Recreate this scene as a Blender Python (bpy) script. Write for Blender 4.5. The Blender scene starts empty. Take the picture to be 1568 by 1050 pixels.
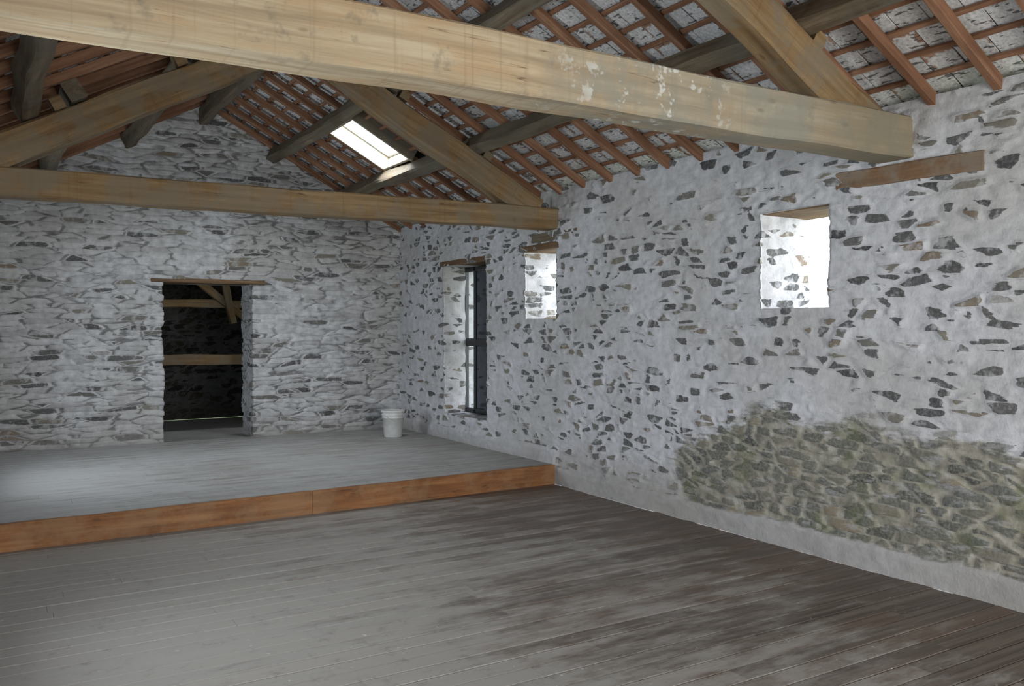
import bpy, math, random
import numpy as np
from mathutils import Vector, Matrix
random.seed(7)
rng = np.random.default_rng(7)
scn = bpy.context.scene
try:
    scn.view_settings.view_transform = 'Standard'
except Exception as e:
    print(e)

# ------------------------------------------------------------------ layout
XR, XL = 5.0, -0.4
YB, YF = 11.3, -2.6
RX, RZ = 2.3, 4.45
SL = 0.537
TH = math.atan(SL)
PZ = 0.2            # platform height
def zroof(x): return RZ - SL*abs(x-RX)
SKX0, SKX1, SKY0, SKY1 = 3.34, 4.02, 8.80, 9.54

# ------------------------------------------------------------------ numpy noise
def h3(i,j,k,seed):
    i=i.astype(np.int64); j=j.astype(np.int64); k=k.astype(np.int64)
    x=(i*374761393 + j*668265263 + k*1440670441 + seed*974634777) & 0xffffffff
    x=((x^(x>>13))*1274126177) & 0xffffffff
    x=((x^(x>>15))*2246822519) & 0xffffffff
    x=x^(x>>16)
    return x/4294967296.0
def vnoise(P,scale,seed=0):
    Q=P*np.array(scale); b=np.floor(Q); f=Q-b; f=f*f*(3-2*f)
    r=0
    for a in (0,1):
        for c in (0,1):
            for d in (0,1):
                w=(f[:,0] if a else 1-f[:,0])*(f[:,1] if c else 1-f[:,1])*(f[:,2] if d else 1-f[:,2])
                r=r+w*h3(b[:,0]+a,b[:,1]+c,b[:,2]+d,seed)
    return r*2-1
def fbm(P,scale,seed=0,o=3):
    r=0;a=1;s=np.array(scale,float)*np.ones(3)
    for i in range(o):
        r=r+a*vnoise(P,s,seed+i*17); a*=.5; s=s*2.03
    return r
def vor(P,cell,seed=0):
    Q=P/np.array(cell); b=np.floor(Q)
    n=len(P); d1=np.full(n,1e9); d2=np.full(n,1e9)
    p1=np.zeros((n,3)); p2=np.zeros((n,3)); r1=np.zeros(n); r2=np.zeros(n)
    for i in (-1,0,1):
        for j in (-1,0,1):
            for k in (-1,0,1):
                I=b+np.array([i,j,k])
                a,c,e=I[:,0],I[:,1],I[:,2]
                pt=I+np.stack([.05+.9*h3(a,c,e,seed+1),.05+.9*h3(a,c,e,seed+2),.33+.34*h3(a,c,e,seed+3)],1)
                D=(Q-pt); d=np.abs(D[:,0])**2+np.abs(D[:,1])**2+1.9*np.abs(D[:,2])**2
                ra=h3(a,c,e,seed+4); rb=h3(a,c,e,seed+5)
                m=d<d1; m2=(~m)&(d<d2)
                d2=np.where(m,d1,np.where(m2,d,d2))
                p2=np.where(m[:,None],p1,np.where(m2[:,None],pt,p2))
                d1=np.where(m,d,d1); p1=np.where(m[:,None],pt,p1)
                r1=np.where(m,ra,r1); r2=np.where(m,rb,r2)
    dv=(p2-p1)*np.array([1,1,math.sqrt(1.9)]); L=np.linalg.norm(dv,axis=1)+1e-6
    edge=(d2-d1)/(2*L)
    return edge,r1,r2
def sstep(x,a,b):
    t=np.clip((x-a)/(b-a),0,1); return t*t*(3-2*t)

# ------------------------------------------------------------------ node helper
class NT:
    def __init__(s,name):
        s.mat=bpy.data.materials.new(name); s.mat.use_nodes=True
        s.t=s.mat.node_tree; s.t.nodes.clear()
        s.out=s.t.nodes.new('ShaderNodeOutputMaterial')
        s.b=s.t.nodes.new('ShaderNodeBsdfPrincipled')
        s.t.links.new(s.b.outputs[0],s.out.inputs[0])
    def put(s,sock,v):
        if isinstance(v,bpy.types.NodeSocket): s.t.links.new(v,sock)
        elif v is not None:
            if isinstance(v,(tuple,list)) and len(v)==3 and sock.type=='RGBA': v=(*v,1)
            sock.default_value=v
    def pos(s):
        return s.t.nodes.new('ShaderNodeNewGeometry').outputs['Position']
    def attr(s,name,vec=False):
        n=s.t.nodes.new('ShaderNodeAttribute'); n.attribute_name=name
        return n.outputs['Vector'] if vec else n.outputs['Fac']
    def math(s,op,a,b=None,c=None,clamp=False):
        n=s.t.nodes.new('ShaderNodeMath'); n.operation=op; n.use_clamp=clamp
        s.put(n.inputs[0],a)
        if b is not None: s.put(n.inputs[1],b)
        if c is not None: s.put(n.inputs[2],c)
        return n.outputs[0]
    def vmul(s,v,k,add=None):
        n=s.t.nodes.new('ShaderNodeVectorMath'); n.operation='MULTIPLY'
        s.put(n.inputs[0],v); n.inputs[1].default_value=k
        return n.outputs[0]
    def sep(s,v):
        n=s.t.nodes.new('ShaderNodeSeparateXYZ'); s.put(n.inputs[0],v); return n.outputs
    def noise(s,v,scale,detail=4,rough=.55,dist=0):
        n=s.t.nodes.new('ShaderNodeTexNoise'); s.put(n.inputs['Vector'],v)
        n.inputs['Scale'].default_value=scale; n.inputs['Detail'].default_value=detail
        n.inputs['Roughness'].default_value=rough; n.inputs['Distortion'].default_value=dist
        return n.outputs['Fac']
    def voro(s,v,scale,feature='F1'):
        n=s.t.nodes.new('ShaderNodeTexVoronoi'); n.feature=feature
        s.put(n.inputs['Vector'],v); n.inputs['Scale'].default_value=scale
        return n.outputs['Distance']
    def mix(s,f,a,b,mode='MIX'):
        n=s.t.nodes.new('ShaderNodeMix'); n.data_type='RGBA'; n.blend_type=mode; n.clamp_factor=True
        s.put(n.inputs[0],f); s.put(n.inputs[6],a); s.put(n.inputs[7],b); return n.outputs[2]
    def ramp(s,f,stops,interp='LINEAR'):
        n=s.t.nodes.new('ShaderNodeValToRGB'); s.put(n.inputs[0],f); r=n.color_ramp; r.interpolation=interp
        while len(r.elements)<len(stops): r.elements.new(.5)
        for e,(p,c) in zip(r.elements,stops):
            e.position=p; e.color=(*c,1) if len(c)==3 else c
        return n.outputs[0]
    def ss(s,f,a,b):   # smoothstep
        n=s.t.nodes.new('ShaderNodeMapRange'); n.interpolation_type='SMOOTHSTEP'
        s.put(n.inputs[0],f); n.inputs[1].default_value=a; n.inputs[2].default_value=b
        n.inputs[3].default_value=0; n.inputs[4].default_value=1
        return n.outputs[0]
    def bump(s,h,strength=.5,dist=.01,prev=None):
        n=s.t.nodes.new('ShaderNodeBump'); s.put(n.inputs['Height'],h)
        n.inputs['Strength'].default_value=strength; n.inputs['Distance'].default_value=dist
        if prev is not None: s.put(n.inputs['Normal'],prev)
        return n.outputs[0]
    def fin(s,col,rough=.8,nrm=None,spec=.3,metal=0):
        s.put(s.b.inputs['Base Color'],col); s.put(s.b.inputs['Roughness'],rough)
        s.put(s.b.inputs['Specular IOR Level'],spec); s.put(s.b.inputs['Metallic'],metal)
        if nrm is not None: s.put(s.b.inputs['Normal'],nrm)
        return s.mat

# ------------------------------------------------------------------ materials
def mat_stone(name, joints=False, dark=1.0):
    n=NT(name); P=n.pos()
    e=n.attr('edge'); st=n.attr('stone'); r2=n.attr('rnd2')
    nf=n.noise(P,48,3,.6); nm=n.noise(P,11,3,.6); nl=n.noise(P,1.0,2,.5); ns=n.noise(n.vmul(P,(.75,.75,2.6)),7,4,.65)
    if joints: white=n.ramp(nm,[(.25,(.32,.325,.335)),(.5,(.48,.49,.505)),(.75,(.62,.635,.65))])
    else: white=n.ramp(nm,[(.25,(.38,.385,.405)),(.5,(.495,.50,.525)),(.75,(.575,.585,.61))])
    white=n.mix(n.math('MULTIPLY',n.ss(nl,.42,.66),.40),white,(.33,.32,.285))
    sc=n.ramp(r2,[(0,(.06,.06,.063)),(.3,(.11,.11,.11)),(.5,(.085,.09,.095)),(.75,(.155,.15,.135)),(.9,(.20,.185,.15)),(1,(.19,.14,.10))])
    sc=n.mix(n.math('MULTIPLY',n.ss(nf,.4,.75),.55),sc,(.23,.23,.225))
    en=n.math('ADD',e,n.math('MULTIPLY',n.math('SUBTRACT',ns,.5),.44 if not joints else .25))
    smask=n.math('MULTIPLY',n.ss(en,.15,.19) if not joints else n.ss(en,.10,.16),n.ss(st,.35,.6))
    wash=n.ss(nm,.50,.64)
    smask=n.math('MULTIPLY',smask,n.math('SUBTRACT',1.0,n.math('MULTIPLY',wash,.5)))
    if joints:
        white=n.mix(n.math('MULTIPLY',n.ss(r2,.45,1.0),.34),white,(.23,.23,.225))
    col=n.mix(smask,white,sc)
    gap=n.math('SUBTRACT',1.0,n.ss(n.math('ADD',e,n.math('MULTIPLY',n.math('SUBTRACT',ns,.5),.22)),.01,.075))
    gsel=n.ss(nl,.28,.5) if joints else n.ss(ns,.50,.60)
    gfac=n.math('MULTIPLY',n.math('MULTIPLY',gap,gsel),.30 if not joints else .7)
    col=n.mix(gfac,col,(.07,.07,.068))
    z=n.sep(P)[2]
    ft=n.math('MULTIPLY',n.math('SUBTRACT',1.0,n.ss(n.math('ADD',z,n.math('MULTIPLY',n.math('SUBTRACT',ns,.5),.35)),.10,.50)),.62)
    col=n.mix(ft,col,(.27,.255,.23))
    if name=='limewashed_rubble_stone':
        bare=n.attr('bare')
        mort=n.ramp(nm,[(.3,(.18,.17,.14)),(.5,(.275,.26,.215)),(.7,(.38,.37,.325))])
        moss=n.ss(n.noise(P,2.6,4,.7),.52,.68)
        bs=n.mix(n.ss(en,.06,.14),mort,n.mix(n.ss(nf,.3,.8),n.ramp(r2,[(0,(.06,.06,.055)),(.4,(.13,.125,.105)),(.7,(.10,.105,.10)),(.94,(.18,.16,.12)),(1,(.26,.19,.12))]),(.215,.215,.19)))
        bs=n.mix(n.math('MULTIPLY',moss,.5),bs,(.12,.14,.06))
        bs=n.mix(n.math('MULTIPLY',n.ss(ns,.55,.65),.3),bs,white)
        bf=n.ss(n.math('ADD',bare,n.math('MULTIPLY',n.math('SUBTRACT',ns,.5),1.9)),.25,.75)
        col=n.mix(bf,col,bs)
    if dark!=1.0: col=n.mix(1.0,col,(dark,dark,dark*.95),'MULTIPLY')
    b=n.bump(n.math('ADD',nf,n.math('MULTIPLY',nm,1.5)),.4,.010)
    return n.fin(col,.9,b,.12)

def mat_wood(name,c0,c1,c2,stain=None,knots=True,rough=.75,stainrange=None,sat2=None,saw=0.0,sstr=.7):
    n=NT(name); G=n.attr('gc',True); P=n.pos()
    g1=n.noise(n.vmul(G,(.9,22,22)),1.0,4,.6,.25)
    g2=n.noise(n.vmul(G,(3,80,80)),1.0,2,.6)
    col=n.ramp(g1,[(.3,c0),(.5,c1),(.7,c2)])
    col=n.mix(n.math('MULTIPLY',n.ss(g2,.5,.75),.35),col,c0)
    big=n.noise(n.vmul(G,(1.3,4,4)),1.6,4,.65)
    col=n.mix(n.math('MULTIPLY',n.ss(big,.42,.66),.6),col,sat2 or c0)
    if knots:
        kd=n.voro(n.vmul(G,(1.0,2.6,2.6)),2.6)
        kn=n.math('SUBTRACT',1.0,n.ss(n.math('ADD',kd,n.math('MULTIPLY',g2,.05)),.07,.14))
        col=n.mix(n.math('MULTIPLY',kn,.7),col,(.12,.06,.025))
        if saw:
            sw=n.noise(n.vmul(G,(42,1.2,1.2)),1.0,2,.5)
            col=n.mix(n.math('MULTIPLY',n.ss(sw,.56,.70),saw),col,c0)
        cr=n.noise(n.vmul(G,(.6,26,26)),1.0,1,.4)
        crk=n.math('MULTIPLY',n.math('SUBTRACT',1.0,n.ss(n.math('ABSOLUTE',n.math('SUBTRACT',cr,.56)),.0,.010)),n.ss(big,.48,.55))
        col=n.mix(n.math('MULTIPLY',crk,.75),col,(.05,.035,.02))
    if stain:
        s0=n.noise(P,2.6,5,.7)
        sf=n.ss(s0,.42,.58)
        if stainrange:
            x=n.sep(P)[0]; rg=n.ss(n.math('ADD',x,n.math('MULTIPLY',n.math('SUBTRACT',s0,.5),2.0)),stainrange[0],stainrange[1])
            blk=n.math('MULTIPLY',n.ss(n.noise(P,5,4,.7),.58,.68),.8)
            sf=n.math('MULTIPLY',n.math('ADD',n.math('MULTIPLY',sf,.45),.50),rg)
            wf=n.math('MULTIPLY',n.ss(n.noise(P,9,3,.7),.57,.64),n.math('MULTIPLY',rg,n.ss(x,3.6,3.0)))
            col=n.mix(n.math('MULTIPLY',blk,.6),col,(.17,.165,.13))
        col=n.mix(n.math('MULTIPLY',sf,sstr),col,stain)
        if stainrange:
            col=n.mix(n.math('MULTIPLY',wf,.8),col,(.60,.62,.60))
            col=n.mix(n.math('MULTIPLY',n.ss(x,3.9,4.6),.5),col,(.20,.165,.10))
    b=n.bump(n.math('ADD',g1,n.math('MULTIPLY',g2,.5)),.35,.006)
    return n.fin(col,rough,b,.15)

M_right=mat_stone('limewashed_rubble_stone')
M_back=mat_stone('limewashed_coursed_stone',joints=True)
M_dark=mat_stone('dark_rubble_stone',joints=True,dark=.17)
M_beamA=mat_wood('oak_beam_pale',(.28,.215,.14),(.42,.34,.23),(.53,.45,.32),stain=(.25,.255,.22),stainrange=(2.1,2.9),saw=.35,sat2=(.42,.285,.16),sstr=.85)
M_beamB=mat_wood('oak_beam_tan',(.14,.09,.045),(.245,.165,.085),(.33,.235,.13),stain=(.20,.17,.125),sat2=(.20,.115,.05),saw=.3)
M_raft=mat_wood('oak_rafter_brown',(.09,.067,.045),(.155,.122,.082),(.23,.185,.13),stain=(.135,.125,.10))
M_red=mat_wood('red_stained_rafter',(.15,.075,.045),(.25,.13,.078),(.35,.21,.135),knots=False)
M_fascia=mat_wood('orange_stained_board',(.18,.078,.032),(.28,.125,.052),(.39,.20,.09),knots=True,rough=.6,sat2=(.15,.065,.03),stain=(.32,.21,.12),sstr=.4)
M_lintel=mat_wood('lintel_wood',(.09,.058,.035),(.165,.105,.06),(.24,.16,.09))
M_pad=mat_wood('reddish_bearing_timber',(.13,.075,.045),(.21,.125,.072),(.29,.19,.12),stain=(.22,.19,.15))

def mat_tiles():
    n=NT('roof_slate_with_mortar'); G=n.attr('gc',True); P=n.pos(); r=n.attr('rnd')
    s=n.sep(G)
    nz=n.noise(P,14,4,.65); nf=n.noise(P,50,2,.6)
    du=n.math('ABSOLUTE',n.math('SUBTRACT',s[0],.5)); dv=n.math('ABSOLUTE',n.math('SUBTRACT',s[1],.5))
    d=n.math('MAXIMUM',n.math('MULTIPLY',du,.75),n.math('MULTIPLY',dv,.95))
    d=n.math('ADD',d,n.math('MULTIPLY',n.math('SUBTRACT',nz,.5),.60))
    d=n.math('ADD',d,n.math('MULTIPLY',n.math('SUBTRACT',r,.5),.30))
    m=n.math('SUBTRACT',1.0,n.ss(d,.42,.50))
    red=n.ramp(nz,[(.3,(.17,.09,.06)),(.5,(.30,.17,.11)),(.7,(.38,.26,.19))])
    wh=n.ramp(nf,[(.3,(.44,.44,.44)),(.6,(.66,.66,.66)),(.8,(.76,.76,.76))])
    col=n.mix(m,red,wh)
    dk=n.ss(n.noise(n.vmul(P,(3,1,3)),13,2,.6),.58,.64)
    col=n.mix(n.math('MULTIPLY',dk,.85),col,(.06,.06,.06))
    return n.fin(col,.9,n.bump(nz,.5,.01),.12)
M_tile=mat_tiles()

def mat_floor(name,c,dust_sheen_amt,dust_sheen_col,rough=.5,sheen_xgrad=None,spec=.4,bv=.45):
    n=NT(name); P=n.pos(); r=n.attr('rnd'); G=n.attr('gc',True)
    g=n.noise(n.vmul(G,(.9,26,5)),1.0,4,.6,.2)
    col=n.ramp(g,[(.25,c[0]),(.5,c[1]),(.75,c[2])])
    col=n.mix(n.math('MULTIPLY',n.ss(r,.3,1.0),bv),col,c[3])
    st=n.noise(n.vmul(P,(2.6,9,1)),1.0,6,.75)
    big=n.noise(P,.9,4,.6)
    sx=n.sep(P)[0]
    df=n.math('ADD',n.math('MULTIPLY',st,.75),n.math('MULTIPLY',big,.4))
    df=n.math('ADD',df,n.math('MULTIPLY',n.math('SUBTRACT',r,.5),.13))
    if sheen_xgrad is not None:
        df=n.math('ADD',df,n.math('MULTIPLY',n.math('SUBTRACT',sheen_xgrad[0],sx),sheen_xgrad[1]))  # paler to the left: reflected sky light painted in along with the dust
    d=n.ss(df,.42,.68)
    col=n.mix(n.math('MULTIPLY',d,dust_sheen_amt),col,dust_sheen_col)
    col=n.mix(n.math('MULTIPLY',n.ss(n.noise(P,7,5,.75),.54,.72),.35),col,c[0])
    sp=n.ss(n.noise(P,24,2,.5),.72,.76)
    col=n.mix(n.math('MULTIPLY',sp,.6),col,(.62,.62,.60))
    ro=n.math('ADD',rough,n.math('MULTIPLY',d,.15))
    return n.fin(col,ro,n.bump(g,.3,.004),spec)
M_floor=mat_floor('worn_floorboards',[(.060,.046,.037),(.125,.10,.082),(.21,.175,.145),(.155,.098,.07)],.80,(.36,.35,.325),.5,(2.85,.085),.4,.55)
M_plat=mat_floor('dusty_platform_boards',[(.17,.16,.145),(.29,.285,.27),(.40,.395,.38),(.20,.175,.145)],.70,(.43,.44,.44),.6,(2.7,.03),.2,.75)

def mat_plain(name,col,rough=.5,spec=.4,var=.15,scale=8,metal=0):
    n=NT(name); P=n.pos(); z=n.noise(P,scale,4,.6)
    c=n.mix(n.math('MULTIPLY',n.ss(z,.35,.7),1.0),tuple(x*(1-var) for x in col),tuple(min(1,x*(1+var)) for x in col))
    return n.fin(c,rough,n.bump(z,.1,.003),spec,metal)
M_white=mat_plain('white_painted_frame',(.72,.72,.70),.45)
M_bucket=mat_plain('white_bucket_plastic',(.62,.63,.62),.35,.5,.08,14)
M_metal=mat_plain('galvanised_wire',(.45,.45,.45),.4,.5,.1,20,.9)
M_black=mat_plain('black_frame_paint',(.015,.017,.02),.35,.5)
M_deck=mat_plain('sky_block_sheet',(.05,.045,.04),.95,.1)
M_ground=mat_plain('grass_ground',(.20,.24,.12),.95,.1,.3,2)
M_blueglass=mat_plain('dark_blue_glass',(.02,.03,.045),.08,.6)

# ------------------------------------------------------------------ mesh helpers
def link(me,name,mats,smooth=False,parent=None):
    ob=bpy.data.objects.new(name,me); scn.collection.objects.link(ob)
    for m in (mats if isinstance(mats,(list,tuple)) else [mats]): me.materials.append(m)
    if smooth: me.polygons.foreach_set('use_smooth',[True]*len(me.polygons))
    if parent: ob.parent=parent
    return ob
def axis(bps,step):
    out=[]
    for a,b in zip(bps[:-1],bps[1:]):
        k=max(1,math.ceil((b-a)/step-1e-6)); out+= [a+(b-a)*i/k for i in range(k)]
    out.append(bps[-1]); return np.array(out)
class WB:
    def __init__(s): s.v=[]; s.f=[]; s.n=0
    def grid(s,U,V,fn,skip=None):
        uu,vv=np.meshgrid(U,V,indexing='ij')
        P=fn(uu.ravel(),vv.ravel()); nu,nv=len(U),len(V)
        i,j=np.meshgrid(np.arange(nu-1),np.arange(nv-1),indexing='ij'); i=i.ravel(); j=j.ravel()
        if skip is not None:
            k=~skip((U[i]+U[i+1])/2,(V[j]+V[j+1])/2); i=i[k]; j=j[k]
        a=i*nv+j
        F=np.stack([a,a+nv,a+nv+1,a+1],1)+s.n
        s.v.append(P); s.f.append(F); s.n+=len(P)
    def done(s):
        P=np.concatenate(s.v); F=np.concatenate(s.f)
        key=np.round(P*2000).astype(np.int64)
        _,idx,inv=np.unique(key,axis=0,return_index=True,return_inverse=True)
        inv=np.asarray(inv).ravel(); P=P[idx]; F=inv[F]
        used=np.unique(F); mp=np.zeros(len(P),int); mp[used]=np.arange(len(used))
        return P[used],mp[F]
def stone_wall(name,wb,mat,cell,kind,disp,bare=None,sel=.45,seed=1):
    P,F=wb.done()
    W=P.copy()
    W[:,0]+=.02*vnoise(P,(5,5,7),seed+3); W[:,1]+=.02*vnoise(P,(5,5,7),seed+4); W[:,2]+=.035*vnoise(P,(1.6,1.6,2.2),seed+5)+.009*vnoise(P,(6,6,8),seed+6)
    e,r1,r2=vor(W,cell,seed)
    dens=sel*(1+.35*vnoise(P,(1.2,1.2,1.6),seed+60))
    selv=(r1<dens).astype(float)
    b=bare(P) if bare is not None else np.zeros(len(P))
    low=fbm(P,(1.3,1.3,1.3),seed+20,2); mid=fbm(P,(5,5,9),seed+25,2); fine=fbm(P,(16,16,22),seed+30,2)
    face=sstep(e,.02,.14)
    if kind=='right':
        h=disp[0]*face*(selv*.8+.2)*(.3+r2)+disp[1]*(r1-.5)*face+disp[2]*low+disp[3]*fine+.004*mid
        h=h+disp[0]*face*b*(1-selv)*.8
        lower=np.where(P[:,1]<7.3,.18,.36)+.03*vnoise(P,(2.5,2.5,2),9)+.012*vnoise(P,(9,9,9),10)
        plz=(1-sstep(P[:,2]-lower,-.04,.03))
        h=h*(1-plz)+plz*(.042+.014*low+.003*fine+.006*mid)
        selv=selv*(1-plz); b=b*(1-plz)
        e=np.where(plz>.5,.3,e)
        Q=P.copy(); Q[:,0]-=h; Q[:,1]+=.010*fbm(P,(7,7,9),seed+50,2)
    elif kind=='back':
        h=disp[0]*face+disp[1]*(r1-.5)*face+disp[2]*low+disp[3]*fine+.004*mid
        Q=P.copy(); Q[:,1]-=h; Q[:,0]+=disp[1]*(r1-.5)*1.2*face+.012*fbm(P,(6,6,9),seed+50,2)
    else:
        h=disp[0]*face*selv+disp[2]*low+disp[3]*fine
        Q=P.copy()
        if kind=='left': Q[:,0]+=h
        else: Q[:,1]+=h
    me=bpy.data.meshes.new(name)
    me.from_pydata(Q.tolist(),[],F.tolist())
    for nm,a in (('edge',e),('stone',selv),('rnd2',r2),('bare',b)):
        at=me.attributes.new(nm,'FLOAT','POINT'); at.data.foreach_set('value',a.astype(np.float32))
    me.update()
    return link(me,name,mat,True)

TW=.55
def quadfn(p00,p10,p11,p01):
    p00,p10,p11,p01=[np.array(p,float) for p in (p00,p10,p11,p01)]
    def f(u,v):
        u=u[:,None]; v=v[:,None]
        return p00*(1-u)*(1-v)+p10*u*(1-v)+p11*u*v+p01*(1-u)*v
    return f

# ---- right wall
ST=.02
wins=[(8.77,9.89,.52,2.42),(7.30,7.90,1.72,2.46),(3.92,4.54,1.76,2.48)]
wb=WB()
yb=sorted({YF,1.5}|{w[0] for w in wins}|{w[1] for w in wins}|{YB+.05})
ys=np.concatenate([axis([YF,1.5],.08)[:-1],axis([y for y in yb if y>=1.5],ST)])
zs=axis([0]+sorted({w[2] for w in wins}|{w[3] for w in wins})+[3.06],.012)
def skipR(u,v):
    k=np.zeros(len(u),bool)
    for w in wins: k|=(u>w[0])&(u<w[1])&(v>w[2])&(v<w[3])
    return k
wb.grid(ys,zs,lambda u,v:np.stack([np.full_like(u,XR),u,v],1),skipR)
def segs(a,b,arr):
    t=arr[(arr>=a-1e-6)&(arr<=b+1e-6)]; return (t-a)/(b-a)
for (a,b,c,d) in wins:
    X1=XR+TW; dx=np.linspace(0,1,28)
    su=segs(a,b,ys); sz=segs(c,d,zs)
    wb.grid(dx,sz,quadfn((XR,b,c),(X1,b,c),(X1,b,d),(XR,b,d)))
    wb.grid(dx,sz,quadfn((XR,a,c),(X1,a,c),(X1,a,d),(XR,a,d)))
    wb.grid(su,dx,quadfn((XR,a,c),(XR,b,c),(X1,b,c),(X1,a,c)))
    wb.grid(su,dx,quadfn((XR,a,d),(XR,b,d),(X1,b,d),(X1,a,d)))
def bareR(P):
    top=.95+.14*vnoise(P,(1.5,1.5,1.5),77)+.09*vnoise(P,(5,5,5),78)-.15*np.clip(P[:,1]-4.5,0,9)*1.3
    lef=5.40+.10*vnoise(P,(4,4,4),79)
    return sstep(top-P[:,2],-.20,.20)*sstep(lef-P[:,1],-.12,.12)
stone_wall('wall_right',wb,M_right,(.20,.19,.070),'right',(.014,.006,.016,.003),bare=bareR,sel=.54,seed=3)
def simple_boxes(name,boxes,mat,parent=None):
    vs=[];fs=[]
    for (x0,x1,y0,y1,z0,z1) in boxes:
        b=len(vs); vs+=[(x0,y0,z0),(x1,y0,z0),(x1,y1,z0),(x0,y1,z0),(x0,y0,z1),(x1,y0,z1),(x1,y1,z1),(x0,y1,z1)]
        fs+=[tuple(b+i for i in f) for f in ((0,3,2,1),(4,5,6,7),(0,1,5,4),(1,2,6,5),(2,3,7,6),(3,0,4,7))]
    me=bpy.data.meshes.new(name); me.from_pydata(vs,[],fs); return link(me,name,mat,parent=parent)

# ---- back wall
DX0,DX1,DZ=1.80,2.90,2.20
wb=WB()
xs=axis([XL-.05,DX0,DX1,XR+.05],.021)
zz=axis([PZ-.05,DZ,4.62],.010)
def fnB(u,v): return np.stack([u,np.full_like(u,YB),np.minimum(v,zroof(u)+.12)],1)
def skipB(u,v): return ((u>DX0)&(u<DX1)&(v<DZ))|(v>zroof(u)+.15)
wb.grid(xs,zz,fnB,skipB)
dx=np.linspace(0,1,28)
Y1=YB+TW
sx=segs(DX0,DX1,xs); sz=(zz[zz<=DZ+1e-6]-zz[0])/(DZ-zz[0])
z0=zz[0]
wb.grid(dx,sz,quadfn((DX0,YB,z0),(DX0,Y1,z0),(DX0,Y1,DZ),(DX0,YB,DZ)))
wb.grid(dx,sz,quadfn((DX1,YB,z0),(DX1,Y1,z0),(DX1,Y1,DZ),(DX1,YB,DZ)))
wb.grid(sx,dx,quadfn((DX0,YB,DZ),(DX1,YB,DZ),(DX1,Y1,DZ),(DX0,Y1,DZ)))
stone_wall('wall_back',wb,M_back,(.32,.32,.062),'back',(.016,.022,.013,.003),sel=.20,seed=11)

# ---- left wall (unseen openings added for fill light) & front gable
lw=[(3.6,4.8,1.0,2.3),(8.3,9.5,1.0,2.3)]
wb=WB()
yl=axis([YF]+sorted([w[0] for w in lw]+[w[1] for w in lw])+[YB],.06); zl=axis([0,1.0,2.3,3.06],.05)
def skipL(u,v):
    k=np.zeros(len(u),bool)
    for w in lw: k|=(u>w[0])&(u<w[1])&(v>w[2])&(v<w[3])
    return k
wb.grid(yl,zl,lambda u,v:np.stack([np.full_like(u,XL),u,v],1),skipL)
for (a,b,c,d) in lw:
    X1=XL-TW; dd=np.linspace(0,1,9); su=segs(a,b,yl); sz=segs(c,d,zl)
    for y in (a,b): wb.grid(dd,sz,quadfn((XL,y,c),(X1,y,c),(X1,y,d),(XL,y,d)))
    for z in (c,d): wb.grid(su,dd,quadfn((XL,a,z),(XL,b,z),(X1,b,z),(X1,a,z)))
stone_wall('wall_left',wb,M_right,(.15,.19,.095),'left',(.012,.004,.01,.003),seed=31)
wb=WB()
xf=axis([XL-.05,1.0,3.4,XR+.05],.06); zf=axis([0,2.5,4.62],.06)
wb.grid(xf,zf,lambda u,v:np.stack([u,np.full_like(u,YF),np.minimum(v,zroof(u)+.12)],1),
        lambda u,v:((u>1.0)&(u<3.4)&(v<2.5))|(v>zroof(u)+.17))  # doorway hole added behind the camera to let fill light in
stone_wall('wall_front',wb,M_right,(.19,.15,.095),'front',(.012,.004,.01,.003),seed=41)

# ---- annex room beyond doorway
YA=16.0
wb=WB()
xa=axis([XL,XR],.05); za=axis([0,4.5],.035)
wb.grid(xa,za,lambda u,v:np.stack([u,np.full_like(u,YA),np.minimum(v,zroof(u)+.1)],1),lambda u,v:v>zroof(u)+.15)
ya=axis([YB+.3,YA],.06)
wb.grid(ya,axis([0,3.05],.04),lambda u,v:np.stack([np.full_like(u,XL),u,v],1))
wb.grid(ya,axis([0,1.0,2.0,3.05],.04),lambda u,v:np.stack([np.full_like(u,XR),u,v],1),lambda u,v:(u>12.2)&(u<13.0)&(v>1.0)&(v<2.0))
stone_wall('wall_annex',wb,M_dark,(.25,.25,.10),'back',(.02,.02,.01,.003),sel=.75,seed=51)

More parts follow.
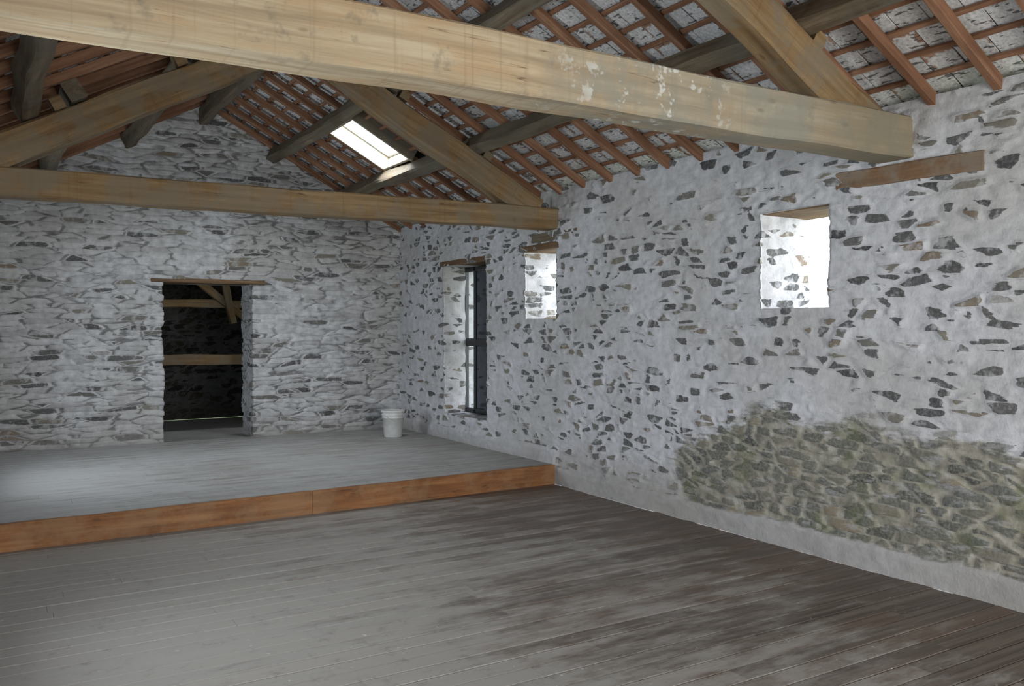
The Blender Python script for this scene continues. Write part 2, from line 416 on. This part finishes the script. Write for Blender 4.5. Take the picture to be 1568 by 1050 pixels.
# ------------------------------------------------------------------ beams
class BB:
    def __init__(s): s.v=[]; s.f=[]; s.g=[]; s.r=[]
    def beam(s,p0,p1,w,h,up=(0,0,1),ch=.012,wob=.006,step=.10,taper=1.0,curve=0):
        p0=Vector(p0); p1=Vector(p1); d=p1-p0; L=d.length; d.normalize()
        up=Vector(up); side=d.cross(up).normalized(); up=side.cross(d).normalized()
        n=max(1,int(L/step)); off=random.uniform(0,50); rr=random.random()
        c=min(ch,w*.25,h*.25); w2,h2=w/2,h/2
        sec=[(-w2+c,-h2),(w2-c,-h2),(w2,-h2+c),(w2,h2-c),(w2-c,h2),(-w2+c,h2),(-w2,h2-c),(-w2,-h2+c)]
        base=len(s.v); ph=[random.uniform(0,6.28) for _ in range(6)]
        for i in range(n+1):
            t=i/n; q=p0+d*(L*t)
            k=1+(taper-1)*t
            oa=wob*(math.sin(ph[0]+t*L*1.7)+.5*math.sin(ph[1]+t*L*4.3)); ob=wob*(math.sin(ph[2]+t*L*1.9)+.5*math.sin(ph[3]+t*L*5.1))+curve*math.sin(math.pi*t)
            for m,(a,b) in enumerate(sec):
                ja=wob*.6*math.sin(ph[4]+t*L*6+m*2.1); jb=wob*.6*math.sin(ph[5]+t*L*7.3+m*1.3)
                v=q+side*(a*k+oa+ja)+up*(b*k+ob+jb)
                s.v.append(tuple(v)); s.g.append((L*t+off,a+off*.3,b+off*.7)); s.r.append(rr)
        for i in range(n):
            for m in range(8):
                a=base+i*8+m; b=base+i*8+(m+1)%8
                s.f.append((a,b,b+8,a+8))
        s.f.append(tuple(base+7-m for m in range(8))); s.f.append(tuple(base+n*8+m for m in range(8)))
    def obj(s,name,mat,parent=None):
        me=bpy.data.meshes.new(name); me.from_pydata(s.v,[],s.f)
        at=me.attributes.new('gc','FLOAT_VECTOR','POINT'); at.data.foreach_set('vector',np.array(s.g,np.float32).ravel())
        at=me.attributes.new('rnd','FLOAT','POINT'); at.data.foreach_set('value',np.array(s.r,np.float32))
        me.update(); return link(me,name,mat,parent=parent)
ct,sn=math.cos(TH),math.sin(TH)
def rp(side,s_,y,n_):
    return (RX+side*(s_*ct+n_*sn), y, RZ-s_*sn+n_*ct)
def upv(side): return (side*sn,0,ct)

PUH=.16; PRH=.23
def truss(y,mat,thk,z0,z1,mraft,drop):
    e=bpy.data.objects.new('roof_truss',None); scn.collection.objects.link(e)
    b=BB(); b.beam((XL-.25,y,(z0+z1)/2-drop),(XR+.03,y,(z0+z1)/2),thk,z1-z0,wob=.004,ch=.012); b.obj('tie_beam',mat,e)
    b=BB()
    smax=(XR-RX)/ct
    nn=-PUH-PRH/2
    for sd in (1,-1):
        b.beam(rp(sd,.02,y,nn),rp(sd,smax-.12,y,nn),.17,PRH,up=upv(sd),wob=.009,ch=.016,taper=1.12,curve=-.02)
        for ps in PS:
            b.beam(rp(sd,ps+.19,y-.02,-PUH+.05),rp(sd,ps+.10,y-.02,-PUH+.05),.11,.10,up=upv(sd),wob=.001)
    b.obj('principal_rafters',mraft,e)
    return e
PS=[.9/ct*1.02,1.8/ct]
truss(3.42,M_beamA,.24,2.69,2.96,M_beamB,.03)
truss(7.36,M_beamB,.20,2.645,2.86,M_beamB,.075)
def purlin(sd,s_,y0,y1,h=PUH,w=.13):
    b=BB(); a=rp(sd,s_,y0,-h/2); c=rp(sd,s_,y1,-h/2)
    b.beam(a,c,w,h,up=upv(sd),wob=.01,ch=.015); b.obj('roof_purlin',M_raft)
for sd in (1,-1):
    for k,ps in enumerate(PS):
        psn=ps+(.36 if (sd==-1 and k==1) else 0)
        purlin(sd,ps,7.24,YB+.1); purlin(sd,psn,3.30,7.46); purlin(sd,psn,YF,3.52)
        purlin(sd,ps,YB+.2,YA)
b=BB(); b.beam((RX,YF,RZ-.14),(RX,YB+.05,RZ-.14),.11,.2,wob=.01); b.beam((RX,YB+.05,RZ-.14),(RX,YA,RZ-.14),.11,.2); b.obj('ridge_beam',M_raft)
SMAX=(XR+.5-RX)/ct
sk0,sk1=(SKX0-RX)/ct,(SKX1-RX)/ct
b=BB(); y=YF+.1; RS=.405
ry=[]
while y<YA: ry.append(y); y+=RS
for y in ry:
    for sd in (1,-1):
        yy=y+random.uniform(-.015,.015)
        if sd==1 and SKY0-.04<yy<SKY1+.04:
            b.beam(rp(sd,.0,yy,.035),rp(sd,sk0-.03,yy,.035),.055,.07,up=upv(sd),wob=.003,step=.3,ch=.006)
            b.beam(rp(sd,sk1+.03,yy,.035),rp(sd,SMAX,yy,.035),.055,.07,up=upv(sd),wob=.003,step=.3,ch=.006)
        else:
            b.beam(rp(sd,.0,yy,.035),rp(sd,SMAX,yy,.035),.055,.07,up=upv(sd),wob=.003,step=.3,ch=.006)
b.obj('roof_rafters',M_red)
b=BB(); CS=.20; k=0
s_=.1
while s_<SMAX:
    for sd in (1,-1):
        if sd==1 and sk0-.02<s_<sk1+.02:
            b.beam(rp(sd,s_,YF,.085),rp(sd,s_,SKY0-.02,.085),.036,.02,up=upv(sd),wob=.002,step=.6,ch=.003)
            b.beam(rp(sd,s_,SKY1+.02,.085),rp(sd,s_,YA,.085),.036,.02,up=upv(sd),wob=.002,step=.6,ch=.003)
        else:
            b.beam(rp(sd,s_,YF,.085),rp(sd,s_,YA,.085),.036,.02,up=upv(sd),wob=.002,step=.6,ch=.003)
    s_+=CS
b.obj('roof_battens',M_red)
vs=[];fs=[];gc=[];rr=[]
s_=-.08; row=0
while s_<SMAX:
    for sd in (1,-1):
        y=YF-.1+(row%2)*.12
        while y<YA:
            w=.20
            a0,a1=y+.004,y+w-.004; q0,q1=s_,s_+CS+.05
            if sd==1 and a1>SKY0-.01 and a0<SKY1+.01 and q1>sk0-.01 and q0<sk1+.01:
                y+=w; continue
            r=random.random(); j=random.uniform(-.006,.006); j2=random.uniform(-.006,.006)
            nlo=.103+.012; nhi=.103
            bb=len(vs)
            for dn in (0,.01):
                for (aa,qq,nn,u,v) in ((a0,q0,nhi,0,0),(a1,q0,nhi+j,1,0),(a1,q1+j,nlo+j,1,1),(a0,q1+j2,nlo+j2,0,1)):
                    vs.append(rp(sd,qq,aa,nn+dn)); gc.append((u,v,0)); rr.append(r)
            fs+=[tuple(bb+i for i in f) for f in ((0,1,2,3),(7,6,5,4),(0,4,5,1),(1,5,6,2),(2,6,7,3),(3,7,4,0))]
            y+=w
    s_+=CS; row+=1
me=bpy.data.meshes.new('ceiling'); me.from_pydata(vs,[],fs)
at=me.attributes.new('gc','FLOAT_VECTOR','POINT'); at.data.foreach_set('vector',np.array(gc,np.float32).ravel())
at=me.attributes.new('rnd','FLOAT','POINT'); at.data.foreach_set('value',np.array(rr,np.float32))
link(me,'ceiling',M_tile)
vs=[];fs=[]
def q4(a,b_,c,d):
    k=len(vs); vs.extend([a,b_,c,d]); fs.append((k,k+1,k+2,k+3))
N=.15
q4(rp(-1,-.1,YF-.3,N),rp(-1,SMAX,YF-.3,N),rp(-1,SMAX,YA+.3,N),rp(-1,-.1,YA+.3,N))
for (y0,y1,a,c) in ((YF-.3,SKY0,-.1,SMAX),(SKY1,YA+.3,-.1,SMAX),(SKY0,SKY1,-.1,sk0),(SKY0,SKY1,sk1,SMAX)):
    q4(rp(1,a,y0,N),rp(1,c,y0,N),rp(1,c,y1,N),rp(1,a,y1,N))
me=bpy.data.meshes.new('sky_block_sheet'); me.from_pydata(vs,[],fs); link(me,'sky_block_sheet',M_deck)  # opaque sheet added above the tiles to block sky light leaks
# skylight
e=bpy.data.objects.new('window_skylight',None); scn.collection.objects.link(e)
b=BB(); F_=.03
for yy in (SKY0,SKY1): b.beam(rp(1,sk0-.03,yy,.09),rp(1,sk1+.03,yy,.09),F_,.20,up=upv(1),wob=0,ch=.004)
for ss_ in (sk0,sk1): b.beam(rp(1,ss_,SKY0,.09),rp(1,ss_,SKY1,.09),F_,.20,up=upv(1),wob=0,ch=.004)
b.obj('frame',M_beamA,e)
b=BB()
for yy in (SKY0+.03,SKY1-.03): b.beam(rp(1,sk0+.02,yy,.17),rp(1,sk1-.02,yy,.17),.03,.03,up=upv(1),wob=0,ch=.004)
for ss_ in (sk0+.03,sk1-.03): b.beam(rp(1,ss_,SKY0+.02,.17),rp(1,ss_,SKY1-.02,.17),.03,.03,up=upv(1),wob=0,ch=.004)
b.obj('sash',M_white,e)
n=NT('clear_glass'); t=n.t
tr=t.nodes.new('ShaderNodeBsdfTransparent'); gl=t.nodes.new('ShaderNodeBsdfGlossy'); gl.inputs['Roughness'].default_value=.02
mx=t.nodes.new('ShaderNodeMixShader'); mx.inputs[0].default_value=.06
t.links.new(tr.outputs[0],mx.inputs[1]); t.links.new(gl.outputs[0],mx.inputs[2]); t.links.new(mx.outputs[0],n.out.inputs[0])
M_glass=n.mat
me=bpy.data.meshes.new('pane'); me.from_pydata([rp(1,sk0+.03,SKY0+.03,.175),rp(1,sk1-.03,SKY0+.03,.175),rp(1,sk1-.03,SKY1-.03,.175),rp(1,sk0+.03,SKY1-.03,.175)],[],[(0,1,2,3)])
link(me,'pane',M_glass,parent=e)

# ------------------------------------------------------------------ floors
def boards(name,x0,x1,y0,y1,z,bw,mat,parent=None,thick=.03,gap=.005,skewy=None):
    b=BB(); y=y0
    while y<y1-1e-4:
        w=min(bw,y1-y); x=x0
        first=True
        while x<x1-1e-4:
            L=random.uniform(1.8,3.6) if not first else random.uniform(.6,3.2)
            first=False
            xe=min(x1,x+L)
            if x1-xe<.4: xe=x1
            b.beam((x+.001,y+w/2,z-thick/2+random.uniform(-.002,.0008)),(xe-.001,y+w/2,z-thick/2+random.uniform(-.002,.0008)),w-gap,thick,wob=0,ch=.003,step=5)
            x=xe
        y+=w
    if skewy:
        b.v=[(v[0],v[1]-skewy*(XR-v[0])/(XR-XL)*(y1-v[1])/(y1-y0),v[2]) for v in b.v]
    return b.obj(name,mat,parent)
SKW=.20
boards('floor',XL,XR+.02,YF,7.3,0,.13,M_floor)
simple_boxes('floor_substructure',[(XL-.1,XR+.1,YF-.1,YA,-.15,-.032)],M_deck)
e=bpy.data.objects.new('raised_platform',None); scn.collection.objects.link(e)
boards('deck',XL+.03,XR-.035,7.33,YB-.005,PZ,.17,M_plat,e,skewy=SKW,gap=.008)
b=BB()
def fy(x): return 7.305-SKW*(XR-x)/(XR-XL)
b.beam((XL+.03,fy(XL),.098),(2.35,fy(2.35),.098),.055,.205,wob=.002,ch=.006); b.beam((2.353,fy(2.353)+.002,.098),(XR-.04,fy(XR),.098),.055,.205,wob=.002,ch=.006)
b.obj('fascia',M_fascia,e)
simple_boxes('floor_annex',[(XL+.02,XR-.02,YB+.0,12.6,.12,.185),(XL+.02,XR-.02,12.6,YA-.05,-.03,.0)],M_plat)

def bar(name,p0,p1,w,h,mat,wob=.004):
    b=BB(); b.beam(p0,p1,w,h,wob=wob,ch=.008); return b.obj(name,mat)
bar('door_lintel',(DX0-.14,YB+.14,DZ+.02),(DX1+.16,YB+.14,DZ+.02),.36,.05,M_lintel)
bar('window_lintel',(XR+.22,8.66,2.45),(XR+.22,9.98,2.45),.47,.07,M_lintel)
bar('window_lintel',(XR+.22,7.26,2.49),(XR+.22,8.02,2.49),.47,.07,M_lintel)
bar('window_lintel',(XR+.27,3.88,2.485),(XR+.27,4.62,2.485),.53,.03,M_lintel)
bar('beam_bearing_pad',(XR+.065,2.84,2.60),(XR+.065,3.86,2.63),.16,.12,M_pad)
bar('beam_bearing_pad',(XR+.055,6.93,2.58),(XR+.055,7.75,2.58),.14,.09,M_raft)

# window 1: tall slit with dark frame and leaf
e=bpy.data.objects.new('window_1',None); scn.collection.objects.link(e)
b=BB(); xw=XR+.34; a,c,z0,z1=8.77,9.90,.52,2.42
b.beam((xw,a+.02,z0),(xw,a+.02,z1),.06,.05,up=(0,1,0),wob=0); b.beam((xw,c-.01,z0),(xw,c-.01,z1),.05,.02,up=(0,1,0),wob=0)
b.beam((xw,a,z0+.03),(xw,c,z0+.03),.06,.06,wob=0); b.beam((xw,a,z1-.03),(xw,c,z1-.03),.06,.06,wob=0)
b.beam((xw,9.64,z0),(xw,9.64,z1),.06,.05,up=(0,1,0),wob=0); b.beam((xw,a,1.44),(xw,c,1.44),.05,.10,wob=0)
b.beam((xw,9.28,z0),(xw,9.28,z1),.06,.05,up=(0,1,0),wob=0)
b.obj('frame',M_black,e)
simple_boxes('leaf',[(xw-.01,xw+.01,a+.03,9.63,z0+.05,z1-.05)],M_blueglass,e)

# annex timbers
b=BB(); b.beam((XL+.1,12.75,1.17),(XR-.1,12.75,1.17),.1,.15); b.obj('annex_rail',M_beamB)
b=BB(); b.beam((XL+.1,13.3,2.02),(XR-.1,13.3,1.98),.1,.12); b.beam((2.3,13.2,2.55),(3.5,13.2,1.6),.1,.11); b.beam((2.9,13.15,2.6),(3.1,13.15,1.7),.1,.10); b.obj('annex_timber_brace',M_beamB)

# ------------------------------------------------------------------ bucket
def lathe(prof,n=48):
    vs=[];fs=[]
    for (r,z) in prof:
        for i in range(n):
            a=2*math.pi*i/n; vs.append((r*math.cos(a),r*math.sin(a),z))
    for k in range(len(prof)-1):
        for i in range(n):
            j=(i+1)%n; fs.append((k*n+i,k*n+j,(k+1)*n+j,(k+1)*n+i))
    return vs,fs
e=bpy.data.objects.new('paint_bucket',None); scn.collection.objects.link(e); e.location=(4.46,10.30,PZ+.001)
vs,fs=lathe([(0,0),(.112,0),(.117,.006),(.136,.25),(.146,.252),(.147,.262),(.138,.266),(.139,.285),(.150,.287),(.151,.30),(.141,.302),(.142,.325),(.152,.327),(.153,.345),(.148,.352),(.137,.352),(.132,.344),(0,.344)])
me=bpy.data.meshes.new('body'); me.from_pydata(vs,[],fs); link(me,'body',M_bucket,True,e)
cu=bpy.data.curves.new('handle','CURVE'); cu.dimensions='3D'; cu.bevel_depth=.003
sp=cu.splines.new('POLY'); pts=[]
for i in range(25):
    a=math.pi*i/24; pts.append((.155*math.cos(a),-.155*math.sin(a)*.80-.0,.30-.155*math.sin(a)*.62))
sp.points.add(len(pts)-1)
for p,q in zip(sp.points,pts): p.co=(*q,1)
ho=bpy.data.objects.new('handle',cu); scn.collection.objects.link(ho); cu.materials.append(M_metal); ho.parent=e; ho.rotation_euler=(0,0,.4)

simple_boxes('ground',[(-40,45,-40,60,-.6,-.4)],M_ground)

# ------------------------------------------------------------------ light
w=bpy.data.worlds.new('World'); scn.world=w; w.use_nodes=True
bg=w.node_tree.nodes['Background']; bg.inputs[0].default_value=(.88,.94,1,1); bg.inputs[1].default_value=4.0
def area(name,loc,target,sx_,sy_,power,col=(1,1,1)):
    l=bpy.data.lights.new(name,'AREA'); l.shape='RECTANGLE'; l.size=sx_; l.size_y=sy_; l.energy=power; l.color=col
    o=bpy.data.objects.new(name,l); scn.collection.objects.link(o); o.location=loc
    d=Vector(target)-Vector(loc); o.rotation_euler=d.to_track_quat('-Z','Y').to_euler(); return o
area('fill_front_opening',(2.2,YF-.1,1.3),(2.2,0,1.22),2.3,2.3,315,(1,.98,.95))  # added fill lamp in an invented doorway behind the camera
for (a,c,z0,z1),p in zip(lw,(88,65)):
    area('fill_left_opening',(XL-TW-.05,(a+c)/2,(z0+z1)/2),(3,(a+c)/2,(z0+z1)/2-.1),1.1,1.2,p,(.84,.92,1))  # added fill lamps in invented left wall openings, out of view
area('daylight_skylight',rp(1,(sk0+sk1)/2,(SKY0+SKY1)/2,.30),rp(1,(sk0+sk1)/2,(SKY0+SKY1)/2,-1),.6,.65,55,(.9,.95,1))
for (a,c,z0,z1),p in zip(wins,(3,12,12)):
    area('daylight_right_window',(XR+TW+.25,(a+c)/2-.15,(z0+z1)/2+.1),(XR,(a+c)/2+.1,(z0+z1)/2-.05),c-a,z1-z0,p,(.95,.98,1))
area('daylight_annex_window',(XR-.1,12.4,1.5),(3,12.4,0.5),.5,.6,7,(1,1,1))

# ------------------------------------------------------------------ camera
cam=bpy.data.cameras.new('Camera'); co=bpy.data.objects.new('Camera',cam); scn.collection.objects.link(co)
cam.sensor_width=36; cam.lens=29.85; cam.clip_start=.05
co.location=(0,0,1.6); co.rotation_euler=(math.radians(90-.88),0,math.radians(-31.4))
scn.camera=co
